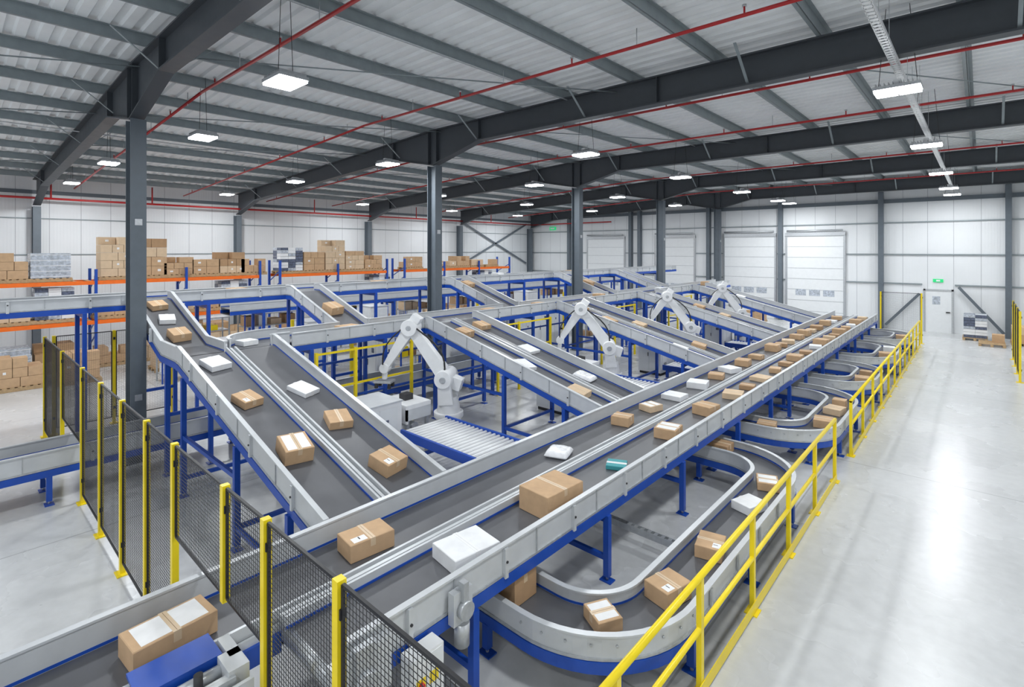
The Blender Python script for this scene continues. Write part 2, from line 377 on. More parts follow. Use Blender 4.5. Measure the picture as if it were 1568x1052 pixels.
# side take-up drive with motor near the loaded end
mb.box(-3.445,-3.37,2.98,3.2,ZT-0.16,ZT+0.12,GUARD); mb.cyl((-3.37,3.09,ZT-0.04),(-3.31,3.09,ZT-0.04),0.08,GALV,n=16)
mb.box(-3.40,-3.33,3.06,3.12,ZT+0.02,ZT+0.2,GALV); mb.cyl((-3.39,3.09,ZT-0.36),(-3.39,3.09,ZT-0.16),0.07,GALV,n=16)
mb.obj('trunk_belt_conveyor')
def zin(x): return ZT+0.02+(-5.2-x)/5.0*(ZF-ZT-0.02)
def incline_pair(yc,name='inclined_belt_conveyor'):
    mb=MB(); a=(-5.2,0,zin(-5.2))
    for s in (-1,1):
        y=yc+s*LW/2
        pts=[(-5.17,y,a[2]),(-10.2,y,ZF),(-10.3,y,ZF)]
        lane(mb,pts,LW,gl=(s==-1),gr=(s==1),ol=(s==-1),orr=(s==1),gh=0.2)
    for u in (-0.07,0.07): mb.beam((-5.17,yc+u,a[2]+0.02),(-10.2,yc+u,ZF+0.02),0.028,0.16,GUARD)
    mb.beam((-5.17,yc,a[2]),(-10.2,yc,ZF),0.14,0.05,GALV); mb.beam((-5.17,yc,a[2]+0.05),(-10.2,yc,ZF+0.05),0.04,0.06,GUARD)
    for u in (-0.088,0.088): mb.beam((-5.17,yc+u,a[2]+0.014),(-10.2,yc+u,ZF+0.014),0.008,0.024,BLUE)
    for s in (-1,1):
        brackets(mb,(-5.3,yc,a[2]+0.03),(-10.1,yc,ZF),s*(LW+0.005),1.1)
    for x in (-6.0,-7.6,-9.9): support(mb,x,yc,0,1,0.84,zin(x)-0.20)
    mb.beam((-7.6,yc-0.84,0.3),(-6.0,yc-0.84,0.3),0.05,0.06,BLUE); mb.beam((-9.9,yc-0.84,1.0),(-7.6,yc-0.84,1.0),0.05,0.06,BLUE)
    # gear motor hung beneath
    mb.cyl((-8.7,yc-0.3,zin(-8.7)-0.36),(-8.7,yc+0.15,zin(-8.7)-0.36),0.1,GALV,n=16); mb.box(-8.82,-8.58,yc+0.15,yc+0.35,zin(-8.7)-0.5,zin(-8.7)-0.2,GALV)
    mb.obj(name)
for yc in YCs: incline_pair(yc)
def segs_from(y0,y1,open_r,open_l):
    bp=sorted(set([y0,y1]+[v for a,b in open_r+open_l for v in (a,b) if y0<v<y1])); out=[]
    for a,b in zip(bp[:-1],bp[1:]):
        m=(a+b)/2
        out.append((a,b,not any(p<m<q for p,q in open_l),not any(p<m<q for p,q in open_r)))
    return out
mb=MB(); xf=-10.75; R=0.55
arc=[(-10.34,4.01,ZF)]+[(-10.36-0.42*math.sin(math.pi/2*i/10)*0.98,4.01+R-R*math.cos(math.pi/2*i/10),ZF) for i in range(1,11)]
lane(mb,arc+[(xf,4.8,ZF)],LW-0.06)
opr=[(yc-0.84,yc+0.84) for yc in YCs[1:]]; opl=[(y-0.4,y+0.4) for y in LINKS[1:]]
for a,b,l,r in segs_from(4.8,29.5,opr,opl):
    lane(mb,[(xf,a,ZF),(xf,b,ZF)],LW,gl=l,gr=r,gh=0.17)
    if r and b-a>0.6: brackets(mb,(xf,a,ZF),(xf,b,ZF),LW/2+0.005,1.2,gh=0.17)
y=5.2
while y<29.5:
    support(mb,xf,y,1,0,0.42,ZF-0.20,zc=0.9); y+=1.8
mb.beam((xf+0.42,5.2,0.9),(xf+0.42,28.5,0.9),0.04,0.05,BLUE); mb.beam((xf-0.42,5.2,1.5),(xf-0.42,28.5,1.5),0.04,0.05,BLUE)
mb.obj('elevated_belt_conveyor')
mb=MB(); x2=-14.35
for a,b,l,r in segs_from(-6,30.5,[(y-0.4,y+0.4) for y in LINKS],[]):
    lane(mb,[(x2,a,Z2),(x2,b,Z2)],LW,gl=True,gr=r,gh=0.13)
    if r and b-a>0.6: brackets(mb,(x2,a,Z2),(x2,b,Z2),LW/2+0.005,1.2,gh=0.13)
y=-5.0
while y<30:
    support(mb,x2,y,1,0,0.42,Z2-0.20,zc=1.2); y+=2.35
mb.obj('elevated_belt_conveyor')
def link(y):
    mb=MB(); pts=[(-10.36 if y<4 else -11.2,y,ZF),(-11.3,y,ZF),(-13.6,y,Z2),(-13.9,y,Z2)]
    lane(mb,pts,LW if y>4 else LW-0.04,gh=0.17)
    for s in (-1,1): brackets(mb,(-11.35,y,ZF+0.02),(-13.5,y,Z2-0.02),s*(LW/2+0.005),1.0,gh=0.17)
    for x in ((-11.05,-13.3) if y<4 else (-11.5,-13.3)): support(mb,x,y,0,1,0.36,ZF+max(0,(-11.3-x)/2.3*0.72)-0.20,zc=1.1)
    mb.obj('inclined_link_conveyor')
for y in LINKS: link(y)
mb=MB(); lane(mb,[(-17.5,6,2.3),(-17.5,30,2.3)],LW,gh=0.13); y=7
while y<30: support(mb,-17.5,y,1,0,0.42,2.1,zc=1.0); y+=2.5
mb.obj('elevated_belt_conveyor')
mb=MB(); lane(mb,[(-11.55,-5,0.66),(-11.55,12,0.66)],0.78)
for y in (-4,-2.2,-0.4,1.2,4.2,6.05,8.0,9.9,11.6): support(mb,-11.55,y,1,0,0.36,0.46,brace=False)
brackets(mb,(-11.55,-5,0.66),(-11.55,2.5,0.66),0.39,1.4)
mb.obj('low_belt_conveyor')
def loop(y0,y1):
    mb=MB(); w=0.62; r=0.89 if y1-y0>3.2 else 0.75; cx=-3.28 if r>0.8 else -3.14; xs=cx+r; pts=[(-4.95,y0+0.31,0.5)]
    for i in range(0,15):
        q=math.pi/2*i/14; pts.append((cx+r*math.sin(q),y0+0.31+r-r*math.cos(q),0.5))
    for i in range(0,15):
        q=math.pi/2*i/14; pts.append((cx+r*math.cos(q),y1-0.31-r+r*math.sin(q),0.5))
    pts.append((-4.95,y1-0.31,0.5))
    lane(mb,pts,w,gh=0.13)
    ya,yb=y0+0.31+r,y1-0.31-r
    n=max(2,int((yb-ya)/1.6)+1)
    for i in range(n):
        y=ya+(yb-ya)*i/(n-1); support(mb,xs,y,1,0,0.29,0.31,zc=0.18)
    for yy in (y0+0.31,y1-0.31): support(mb,-3.75,yy,0,1,0.29,0.31,brace=False)
    q=math.pi/4
    support(mb,cx+r*math.sin(q),y0+0.31+r-r*math.cos(q),math.sin(q),-math.cos(q),0.29,0.31,brace=False)
    for i in range(int((yb-ya)/0.8)):
        y=ya+0.4+i*0.8; mb.box(xs+w/2,xs+w/2+0.02,y,y+0.04,0.4,0.62,GALV)
    # bolts around the near outer curve
    for i in range(9):
        q=math.pi/2*i/8; c=Vector((cx,y0+0.31+r,0)); d=Vector((math.sin(q),-math.cos(q),0))
        p=c+d*(r+w/2-0.008); mb.cyl(p+Vector((0,0,0.55)),p+d*0.016+Vector((0,0,0.55)),0.012,GALV,n=8)
    mb.obj('curved_belt_conveyor')
for a,b in ((3.75,9.75),(10.9,15.15),(15.95,19.1),(20.0,23.9),(24.65,27.75)): loop(a,b)

# ------------------------------------------------------------------ railing and mesh fence
def rail(y0,y1,x=-1.93):
    mb=MB(); n=max(1,round((y1-y0)/1.45))
    for i in range(n+1):
        y=y0+(y1-y0)*i/n
        mb.box(x-0.025,x+0.025,y-0.03,y+0.03,0.012,1.1,YEL); mb.box(x-0.07,x+0.07,y-0.08,y+0.08,0,0.013,YEL)
    mb.cyl((x,y0-0.03,1.1),(x,y1+0.03,1.1),0.03,YEL,n=12); mb.cyl((x,y0,0.62),(x,y1,0.62),0.026,YEL,n=12)
    mb.box(x+0.027,x+0.035,y0,y1,0.02,0.14,YEL)
    mb.obj('guard_railing')
rail(1.75,10.7); rail(12.25,27.9)
def fence(pts, h=2.19, gaps={}, posts={}, name='mesh_safety_fence'):
    mb=MB()
    for i,p in enumerate(pts):
        zb=posts.get(i,0)
        mb.box(p[0]-0.03,p[0]+0.03,p[1]-0.03,p[1]+0.03,zb,h+0.02,YEL)
        if zb==0: mb.box(p[0]-0.09,p[0]+0.09,p[1]-0.07,p[1]+0.07,0,0.014,YEL)
        for zz in (0.35,h-0.2):
            if zz>zb: mb.box(p[0]-0.045,p[0]+0.045,p[1]-0.02,p[1]+0.02,zz,zz+0.06,BLACK)
    for i in range(len(pts)-1):
        a=Vector((*pts[i],0)); b=Vector((*pts[i+1],0)); L=(b-a).length; t=(b-a)/L
        z0=gaps.get(i,0.15); a2=a+t*0.045; b2=b-t*0.045; L2=L-0.09
        nv=int(L2/0.034)
        for k in range(nv+1):
            q=a2+t*(L2*k/nv); wv=0.02 if k in (0,nv) else 0.003
            mb.beam(q+Vector((0,0,z0)),q+Vector((0,0,h)),wv,wv,BLACK)
        nh=int((h-z0)/0.034)
        for k in range(nh+1):
            z=z0+(h-z0)*k/nh; wv=0.02 if k in (0,nh) else 0.003
            mb.beam(a2+Vector((0,0,z)),b2+Vector((0,0,z)),wv,wv,BLACK)
    mb.obj(name)
FX=[-1.2,-2.78,-3.79,-4.58,-5.93,-6.96,-8.12,-9.43,-10.85,-12.9,-15.3]
fence([(x,1.57) for x in FX], posts={3:1.26}, gaps={2:1.3,3:1.3,8:0.95})
fence([(-15.3,1.72),(-15.3,2.8),(-15.3,4.0)])
fence([(-3.4,28.9),(-1.93,28.9)])
fence([(0.9,22.5),(0.9,24.0),(0.9,25.5),(0.9,27.0)])

# ------------------------------------------------------------------ parcels
_pc={}
def parcel_mesh(L,W,H,kind,lab):
    k=(round(L,2),round(W,2),round(H,2),kind,lab)
    if k in _pc: return _pc[k]
    mb=MB(); e=0.006
    if kind=='b':
        r=random.Random(int(L*100+W*1000)); nx,ny=14,12; vt=[]; vb=[]
        for j in range(ny+1):
            for i in range(nx+1):
                u=i/nx*2-1; v=j/ny*2-1
                f=max(0,(1-u**6)*(1-v**6))**0.5
                z=H*0.4+H*0.6*f*(0.92+0.08*math.sin(5*u+3*v+L*40)*math.cos(4*v-2*u))+ (r.random()-0.5)*0.004*f
                x=u*L/2*(1-0.03*(1-f)*abs(v)); y=v*W/2*(1-0.04*(1-f)*abs(u))
                vt.append((x,y,max(z,0.004) if f>0 else H*0.35)); vb.append((x,y,0.0 if f>0.35 else H*0.3*(1-f/0.35)))
        n=(nx+1)*(ny+1); fs=[]
        for j in range(ny):
            for i in range(nx):
                a=j*(nx+1)+i; fs.append((a,a+1,a+nx+2,a+nx+1)); fs.append((n+a,n+a+nx+1,n+a+nx+2,n+a+1))
        rim=[i for i in range(nx+1)]+[j*(nx+1)+nx for j in range(1,ny+1)]+[ny*(nx+1)+i for i in range(nx-1,-1,-1)]+[j*(nx+1) for j in range(ny-1,0,-1)]
        for i in range(len(rim)): a=rim[i]; b=rim[(i+1)%len(rim)]; fs.append((a,n+a,n+b,b))
        mb.add(vt+vb,fs,POLY,[True]*len(fs))
        _pc[k]=mb.mesh('poly_mailer'); return _pc[k]
    body={'c':CARD,'d':CARD2,'p':CARD3,'w':WPAR,'t':TEAL}[kind]
    l,w=L/2,W/2
    vs=[]
    for z,i in ((0,e),(e,0),(H-e,0),(H,e)):
        vs+=[(-l+i,-w+i,z),(l-i,-w+i,z),(l-i,w-i,z),(-l+i,w-i,z)]
    fs=[(3,2,1,0),(12,13,14,15)]
    for r in range(3):
        for j in range(4): fs.append((r*4+j,r*4+(j+1)%4,r*4+4+(j+1)%4,r*4+4+j))
    mb.add(vs,fs,body)
    tp=TAPE if kind in 'cdp' else LABEL
    mb.box(-l-0.001,l+0.001,-0.028,0.028,H-0.08,H+0.0012,tp)
    mb.box(-l+0.01,l-0.01,-0.0015,0.0015,H+0.001,H+0.0016,SEAM if kind in 'cdp' else GUARD)
    if lab&1:
        mb.box(l*0.25,l*0.25+min(0.14,l*0.6),-w*0.8,-0.045,H,H+0.0012,LABEL); mb.box(l*0.3,l*0.3+0.05,-w*0.5,-w*0.45,H+0.0011,H+0.002,DARK)
    if lab&2:
        mb.box(-l*0.7,-l*0.25,-w-0.0012,-w,H*0.35,H*0.75,LABEL); mb.box(-l*0.6,-l*0.4,-w-0.002,-w-0.001,H*0.45,H*0.5,DARK)
    if lab&4:
        mb.box(-l*0.85,l*0.85,-w*0.8,w*0.8,H,H+0.0011,LABEL)
    _pc[k]=mb.mesh('carton_%s'%kind); return _pc[k]
NM={'c':'cardboard_box','d':'cardboard_box','p':'cardboard_box','w':'white_parcel','t':'teal_parcel','b':'white_poly_mailer'}
rl=random.Random(11)
def parcel(x,y,z,dim,kind='c',rz=0,tilt=0,lab=None):
    if lab is None: lab=rl.choice((0,0,0,0,2,1)) if kind!='w' else 0
    me=parcel_mesh(*dim,kind,lab)
    o=place(me,NM[kind],(x,y,z+0.003))
    o.rotation_euler=(Matrix.Rotation(tilt,4,'Y')@Matrix.Rotation(math.radians(rz),4,'Z')).to_euler()
    return o
Lx,Rx=-4.74,-3.86
for y,d,k,r,lb in ((1.22,(0.32,0.58,0.18),'c',5,4),(2.98,(0.32,0.48,0.18),'c',-6,1),(6.3,(0.36,0.40,0.10),'b',20,0),(8.18,(0.32,0.30,0.16),'c',10,0),(9.25,(0.30,0.34,0.12),'p',-15,4),
    (10.3,(0.42,0.38,0.1),'w',0,0),(11.5,(0.42,0.40,0.14),'w',12,0),(12.6,(0.34,0.34,0.12),'c',12,0),(13.5,(0.4,0.4,0.12),'w',-20,0),(14.5,(0.34,0.4,0.16),'c',5,0),(15.6,(0.34,0.3,0.12),'c',-5,0),(17.2,(0.36,0.46,0.2),'c',0,0),(18.1,(0.34,0.3,0.12),'d',10,0),(18.9,(0.38,0.4,0.12),'p',14,0),(20.0,(0.36,0.36,0.16),'c',-9,0),(21.0,(0.36,0.36,0.2),'c',-9,0),(22.0,(0.3,0.36,0.12),'p',0,0),(22.9,(0.4,0.5,0.16),'d',5,0),(24.4,(0.36,0.4,0.2),'c',0,0),(25.5,(0.4,0.4,0.1),'w',0,0),(26.7,(0.4,0.4,0.15),'c',9,0)):
    parcel(Lx,y,ZT,d,k,r,lab=lb)
for y,d,k,r,lb in ((3.58,(0.42,0.54,0.15),'w',-8,0),(4.98,(0.46,0.64,0.28),'c',-4,0),(6.5,(0.28,0.26,0.06),'t',25,0),(8.15,(0.36,0.40,0.17),'c',8,4),(9.75,(0.36,0.38,0.18),'c',-8,0),(11.2,(0.38,0.42,0.12),'p',12,0),(12.1,(0.3,0.3,0.1),'d',8,0),(13.1,(0.4,0.4,0.1),'p',-8,0),(14.2,(0.26,0.32,0.12),'c',10,0),(15.2,(0.3,0.3,0.1),'d',-8,0),(16.1,(0.36,0.4,0.16),'c',0,0),(17.3,(0.34,0.36,0.1),'d',12,0),(18.5,(0.34,0.36,0.1),'w',12,0),(19.4,(0.4,0.42,0.18),'c',-10,0),(20.5,(0.36,0.3,0.14),'p',7,0),(21.4,(0.3,0.3,0.1),'d',-8,0),(22.2,(0.4,0.4,0.2),'c',0,0),(23.4,(0.3,0.4,0.15),'c',12,0),(24.5,(0.3,0.4,0.12),'w',12,0),(25.6,(0.4,0.42,0.2),'c',-4,0),(27.2,(0.34,0.34,0.15),'p',0,0)):
    parcel(Rx,y,ZT,d,k,r,lab=lb)
sl=math.atan((ZF-ZT-0.02)/5.0); sl2=math.atan((Z2-ZF)/2.3)
def onin(x,yc,side,d,k='c',r=0,lab=None): parcel(x,yc+side*0.44,zin(x)+0.002,d,k,r,tilt=sl,lab=lab)
A=YCs[0]
for x,s,d,k,r,lb in ((-8.29,-1,(0.36,0.30,0.12),'c',12,1),(-6.73,-1,(0.42,0.36,0.2),'c',-8,4),(-8.29,1,(0.42,0.30,0.08),'w',18,0),(-7.18,1,(0.38,0.34,0.12),'c',-14,0),(-5.9,1,(0.36,0.36,0.18),'c',10,1)): onin(x,A,s,d,k,r,lb)
parcel(-9.7,A-0.42,zin(-9.7)+0.004,(0.40,0.34,0.1),'w',12,sl); parcel(-10.72,A+0.48,ZF,(0.3,0.3,0.1),'w',10)
def onlink(x,y,d,k,r=0): parcel(x,y,ZF+(-11.3-x)/2.3*(Z2-ZF)+0.003,d,k,r,tilt=sl2,lab=0)
onlink(-11.7,3.17,(0.34,0.32,0.16),'c',6); onlink(-12.5,3.17,(0.3,0.28,0.1),'w',-9); onlink(-13.2,3.17,(0.3,0.3,0.12),'c',9)
onlink(-12.2,6.7,(0.40,0.36,0.2),'c',8); onlink(-13.2,12.3,(0.34,0.36,0.14),'c',9); onlink(-12.4,18.5,(0.4,0.4,0.2),'c',9)
for yc,L in zip(YCs[1:],(((-5.96,-1,(0.40,0.36,0.13),'p',8),(-7.4,-1,(0.46,0.38,0.08),'w',-12),(-9.3,-1,(0.34,0.34,0.16),'c',8),(-6.4,1,(0.46,0.36,0.1),'b',8),(-8.0,1,(0.42,0.36,0.07),'w',0),(-9.6,1,(0.36,0.34,0.12),'c',0)),
        ((-6.3,-1,(0.44,0.4,0.1),'w',8),(-8.0,1,(0.4,0.36,0.1),'p',8),(-8.6,-1,(0.46,0.4,0.12),'c',-8),(-6.1,1,(0.38,0.36,0.14),'c',12),(-9.6,-1,(0.36,0.34,0.17),'c',0)),
        ((-6.5,-1,(0.44,0.4,0.1),'w',8),(-8.3,1,(0.4,0.36,0.14),'c',8),(-7.3,1,(0.36,0.34,0.1),'p',0)),((-7.0,-1,(0.44,0.4,0.1),'c',8),(-8.5,1,(0.4,0.36,0.1),'w',8)))):
    for x,s,d,k,r in L: onin(x,yc,s,d,k,r)
for y,d,k in ((6.3,(0.4,0.46,0.14),'c'),(7.6,(0.3,0.4,0.08),'p'),(10.9,(0.36,0.4,0.14),'c'),(13.2,(0.36,0.4,0.14),'c'),(16.8,(0.36,0.36,0.2),'c'),(21.9,(0.4,0.4,0.16),'w'),(27,(0.36,0.36,0.2),'c')): parcel(-10.75,y,ZF,d,k,6)
for y,d,k in ((5.2,(0.34,0.4,0.14),'c'),(9.5,(0.36,0.4,0.14),'c'),(15,(0.36,0.36,0.2),'w'),(20,(0.4,0.4,0.16),'c')): parcel(-14.35,y,Z2,d,k,6)
for x,y,d,k,r,lb in ((-3.68,4.06,(0.40,0.34,0.28),'d',0,0),(-2.72,4.32,(0.26,0.3,0.13),'c',62,4),(-2.42,5.1,(0.30,0.38,0.18),'c',-14,1),(-2.4,6.2,(0.30,0.38,0.15),'c',12,1),(-2.4,7.6,(0.30,0.38,0.12),'w',-18,0),(-2.42,8.5,(0.30,0.36,0.12),'c',20,4),(-3.5,9.44,(0.4,0.34,0.16),'d',0,0),
    (-2.4,12.2,(0.34,0.4,0.16),'c',8,0),(-2.4,13.3,(0.34,0.4,0.14),'p',-8,0),(-2.4,13.85,(0.26,0.26,0.2),'c',0,0),(-3.2,11.2,(0.34,0.34,0.15),'c',10,0),(-2.4,16.9,(0.34,0.4,0.16),'c',8,0),(-2.45,17.9,(0.28,0.28,0.14),'d',0,0),(-2.4,21.4,(0.34,0.4,0.16),'c',8,0),(-2.4,22.5,(0.34,0.36,0.2),'w',8,0),(-2.4,26.2,(0.34,0.4,0.16),'c',8,0)):
    parcel(x,y,0.5,d,k,r,lab=lb)

# ------------------------------------------------------------------ robots
def robot(x,y,ang):
    mb=MB()
    mb.box(-0.35,0.35,-0.35,0.35,0,0.05,DARK); mb.cyl((0,0,0.05),(0,0,0.5),0.27,WHITE,n=24); mb.cyl((0,0,0.5),(0,0,0.62),0.32,WHITE,n=24)
    mb.cyl((0,0,0.62),(0,0,0.95),0.26,WHITE,r1=0.2,n=24)
    sh=Vector((0.05,0,1.35)); el=Vector((0.85,0,2.42)); wr=Vector((1.45,0,1.5))
    for s in (-1,1): mb.beam((0,s*0.2,0.8),(0.05,s*0.2,1.35),0.1,0.34,WHITE,0.1,0.26)
    mb.cyl(sh+Vector((0,-0.3,0)),sh+Vector((0,0.3,0)),0.19,WHITE,n=20); mb.cyl(sh+Vector((0,-0.32,0)),sh+Vector((0,0.32,0)),0.07,GALV,n=16)
    mb.beam((-0.3,0.0,1.2),(0.0,0,1.3),0.26,0.26,WHITE)
    mb.beam(sh,el,0.22,0.32,WHITE,0.18,0.22)
    mb.cyl(el+Vector((0,-0.19,0)),el+Vector((0,0.19,0)),0.18,WHITE,n=20); mb.cyl(el+Vector((0,-0.2,0)),el+Vector((0,0.2,0)),0.06,GALV,n=16)
    back=el+(el-wr).normalized()*0.3; mb.beam(back,el,0.22,0.22,WHITE)
    mb.beam(el,wr,0.22,0.28,WHITE,0.13,0.14)
    mb.cyl(wr+Vector((0,-0.1,0)),wr+Vector((0,0.1,0)),0.11,WHITE,n=16)
    mb.cyl(wr,wr+Vector((0.02,0,-0.25)),0.06,WHITE,n=12)
    g=wr+Vector((0.02,0,-0.27)); mb.box(g.x-0.2,g.x+0.2,g.y-0.15,g.y+0.15,g.z-0.05,g.z,GALV)
    for i in (-1,1):
        for j in (-1,1): mb.cyl(g+Vector((i*0.15,j*0.1,-0.05)),g+Vector((i*0.15,j*0.1,-0.16)),0.035,DARK,r1=0.045,n=10)
    for a,b,k,rr in ((sh,el,-0.28,0.022),(el,wr,0.2,0.018)):
        prev=None
        for i in range(9):
            t=i/8; p=a.lerp(b,t)+Vector((k*math.sin(math.pi*t),0.15,0.1))
            if prev: mb.cyl(prev,p,rr,BLACK,n=6)
            prev=p
    o=mb.obj('robot_arm',(x,y,0),bevel=0.025); o.rotation_euler=(0,0,ang)
    return o
ra=math.radians(180+33)
robot(-8.6,7.45,ra); robot(-7.85,12.9,ra); robot(-7.8,18.3,ra); robot(-7.8,23.7,ra)

def roller_table(x0,x1,y0,y1,z,name='roller_conveyor'):
    mb=MB()
    for y in (y0,y1): mb.box(x0,x1,y-0.025,y+0.025,z-0.14,z+0.02,BLUE)
    n=int((x1-x0)/0.11)
    for i in range(n):
        x=x0+0.06+i*(x1-x0-0.12)/(n-1); mb.cyl((x,y0+0.03,z-0.03),(x,y1-0.03,z-0.03),0.036,WHITE,n=10)
    for x in (x0+0.15,x1-0.15): support(mb,x,(y0+y1)/2,0,1,(y1-y0)/2,z-0.13,brace=z>0.5,zc=0.2)
    mb.obj(name)
def cabinet(x,y,w,d,h,name='machine_cabinet',z0=0.0):
    mb=MB()
    mb.box(x-w/2,x+w/2,y-d/2,y+d/2,z0+0.08,z0+h,WHITE); mb.box(x-w/2+0.03,x+w/2-0.03,y-d/2+0.03,y+d/2-0.03,z0,z0+0.08,DARK)
    mb.box(x-w/2+0.04,x-0.01,y-d/2-0.012,y-d/2,z0+0.14,z0+h-0.06,DOORM); mb.box(x+0.01,x+w/2-0.04,y-d/2-0.012,y-d/2,z0+0.14,z0+h-0.06,DOORM)
    mb.box(x-0.05,x-0.03,y-d/2-0.03,y-d/2-0.012,z0+h*0.5,z0+h*0.6,BLACK); mb.box(x+w*0.2,x+w*0.35,y-d/2-0.016,y-d/2-0.01,z0+h*0.72,z0+h*0.8,WRAPD)
    mb.box(x+w/2,x+w/2+0.01,y-d*0.4,y-0.01,z0+0.14,z0+h-0.08,DOORM); mb.box(x+w/2,x+w/2+0.01,y+0.01,y+d*0.4,z0+0.14,z0+h-0.08,DOORM)
    for k in range(4): mb.box(x+w/2+0.01,x+w/2+0.014,y-d*0.3,y-d*0.1,z0+0.25+k*0.04,z0+0.27+k*0.04,DARK)
    mb.box(x+w/2+0.01,x+w/2+0.015,y+d*0.12,y+d*0.2,z0+h*0.72,z0+h*0.76,WRAPD)
    mb.box(x-w/2-0.02,x+w/2+0.02,y-d/2-0.02,y+d/2+0.02,z0+h,z0+h+0.03,GUARD)
    mb.obj(name)
for i in range(4):
    o=5.4*i; dx=0.0 if i==0 else 0.55
    roller_table(-8.1+dx,-5.95,5.85+o,6.95+o,0.72)
    roller_table(-8.1+dx,-5.95,4.75+o,5.6+o,0.42)
    cabinet(-8.7+dx,5.5+o,0.8,1.0,1.2,'palletizer_cabinet')
    mb=MB(); bx=-8.7+dx; by=6.4+o
    for xx in (-0.36,0.36):
        for yy in (-0.24,0.24): mb.box(bx+xx-0.03,bx+xx+0.03,by+yy-0.03,by+yy+0.03,0,1.0,GALV)
    mb.box(bx-0.42,bx+0.42,by-0.3,by+0.3,1.0,1.08,WHITE); mb.box(bx-0.42,bx+0.42,by-0.3,by-0.26,0.72,1.0,WHITE); mb.box(bx+0.38,bx+0.42,by-0.3,by+0.3,0.78,1.0,GUARD)
    mb.cyl((bx-0.3,by,0.6),(bx+0.3,by,0.6),0.08,GALV); mb.box(bx-0.1,bx+0.1,by-0.1,by+0.1,1.08,1.2,DARK); mb.obj('infeed_gantry')
    mb=MB()
    for yy in (5.2,6.1,7.6): mb.box(-10.15,-10.09,yy-0.03+o,yy+0.03+o,0,2.0,YEL)
    for z in (1.2,1.94): mb.box(-10.14,-10.10,5.2+o,7.6+o,z,z+0.04,YEL)
    mb.obj('safety_guard_frame')
# galvanised cross rails on floor stands inside each discharge loop
mb=MB()
for y,x1 in ((6.5,-3.0),(12.9,-3.0),(21.9,-3.0)):
    for s in (-0.035,0.035): mb.box(-5.0,x1,y+s-0.004,y+s+0.004,0.2,0.29,GALV)
    for k in range(int((x1+5.0)/0.1)): mb.box(-4.98+k*0.1,-4.93+k*0.1,y-0.035,y+0.035,0.28,0.286,GALV)
    for x in (-4.95,x1-0.05): mb.box(x-0.02,x+0.02,y-0.02,y+0.02,0,0.2,GALV)
mb.obj('cable_channel')

for i,y in enumerate((8.5,11.2,14.6,16.3,20.6,21.7,25.9)): cabinet(-12.9,y,0.8,0.6,1.7+0.2*(i%2),'control_cabinet')
def shelf(x,y,L,h=1.9):
    mb=MB(); r=random.Random(int(y*10))
    for yy in (0,L):
        for xx in (0,0.6): mb.box(x+xx-0.02,x+xx+0.02,y+yy-0.02,y+yy+0.02,0,h,BLUE if r.random()<0.5 else GALV)
    for z in (0.25,0.85,1.45,h-0.03):
        mb.box(x,x+0.6,y,y+L,z,z+0.03,GALV)
        yy=y+0.06
        while yy<y+L-0.4 and z<h-0.1:
            w=r.uniform(0.22,0.38); hh=r.uniform(0.15,0.4)
            mb.box(x+0.05,x+0.55,yy,yy+w,z+0.03,z+0.03+hh,r.choice((CARD,CARD3,YEL,BLUE,WPAR,CARD2))); yy+=w+r.uniform(0.02,0.15)
    mb.obj('storage_shelf')
for y in (4.6,7.0,10.2,13.6,16.6,20.0,23.6): shelf(-19.2,y,1.9)
for y in (9.3,13.0,19.1): shelf(-13.5,y,1.0,1.6)
mb=MB()
for x,y in ((-12.8,5.6),(-12.8,7.6),(-15.5,7.2),(-15.5,9.5),(-15.5,12),(-15.5,15),(-15.5,18),(-15.5,21)):
    mb.box(x-0.04,x+0.04,y-0.04,y+0.04,0,2.0,YEL); mb.box(x-0.08,x+0.08,y-0.08,y+0.08,0,0.015,YEL)
mb.obj('yellow_guard_posts')

# near-end drive unit & control box
mb=MB()
mb.box(-4.2,-3.82,0.95,1.50,0.98,1.03,GALV)
mb.box(-4.44,-4.14,0.88,1.40,1.135,1.16,BLUE); mb.box(-4.22,-4.14,0.88,1.40,1.03,1.135,BLUE)
for x in (-4.18,-3.86):
    for y in (0.99,1.46): mb.box(x-0.03,x+0.03,y-0.03,y+0.03,0,0.98,BLUE)
mb.box(-4.2,-3.82,0.95,0.98,0.85,1.0,BLUE); mb.box(-3.85,-3.82,0.95,1.50,0.85,1.10,GUARD)
mb.cyl((-4.07,1.0,1.09),(-4.07,1.45,1.09),0.045,GALV,n=14); mb.cyl((-3.96,1.02,1.08),(-3.96,1.46,1.08),0.035,WHITE,n=14)
mb.box(-4.12,-3.9,1.36,1.5,1.03,1.17,GUARD); mb.cyl((-4.0,1.2,1.05),(-4.0,1.2,1.2),0.03,DARK,n=12); mb.box(-3.92,-3.87,1.0,1.4,1.03,1.14,GALV)
mb.box(-4.3,-4.05,1.42,1.5,1.12,1.17,GUARD)
mb.obj('belt_drive_unit')
mb=MB(); mb.box(-3.42,-3.27,2.46,2.78,0.5,0.92,WHITE); mb.box(-3.27,-3.265,2.48,2.76,0.52,0.90,DOORM)
mb.box(-3.265,-3.262,2.50,2.59,0.66,0.75,YEL); mb.cyl((-3.262,2.545,0.705),(-3.235,2.545,0.705),0.022,REDM); mb.box(-3.265,-3.262,2.63,2.72,0.66,0.75,YEL); mb.box(-3.265,-3.262,2.52,2.66,0.82,0.87,LABEL)
mb.box(-3.40,-3.30,2.455,2.46,0.56,0.66,YEL)
mb.box(-3.375,-3.315,2.59,2.65,0.0,0.5,BLUE); mb.box(-3.42,-3.27,2.54,2.70,0,0.012,BLUE); mb.obj('emergency_stop_box')

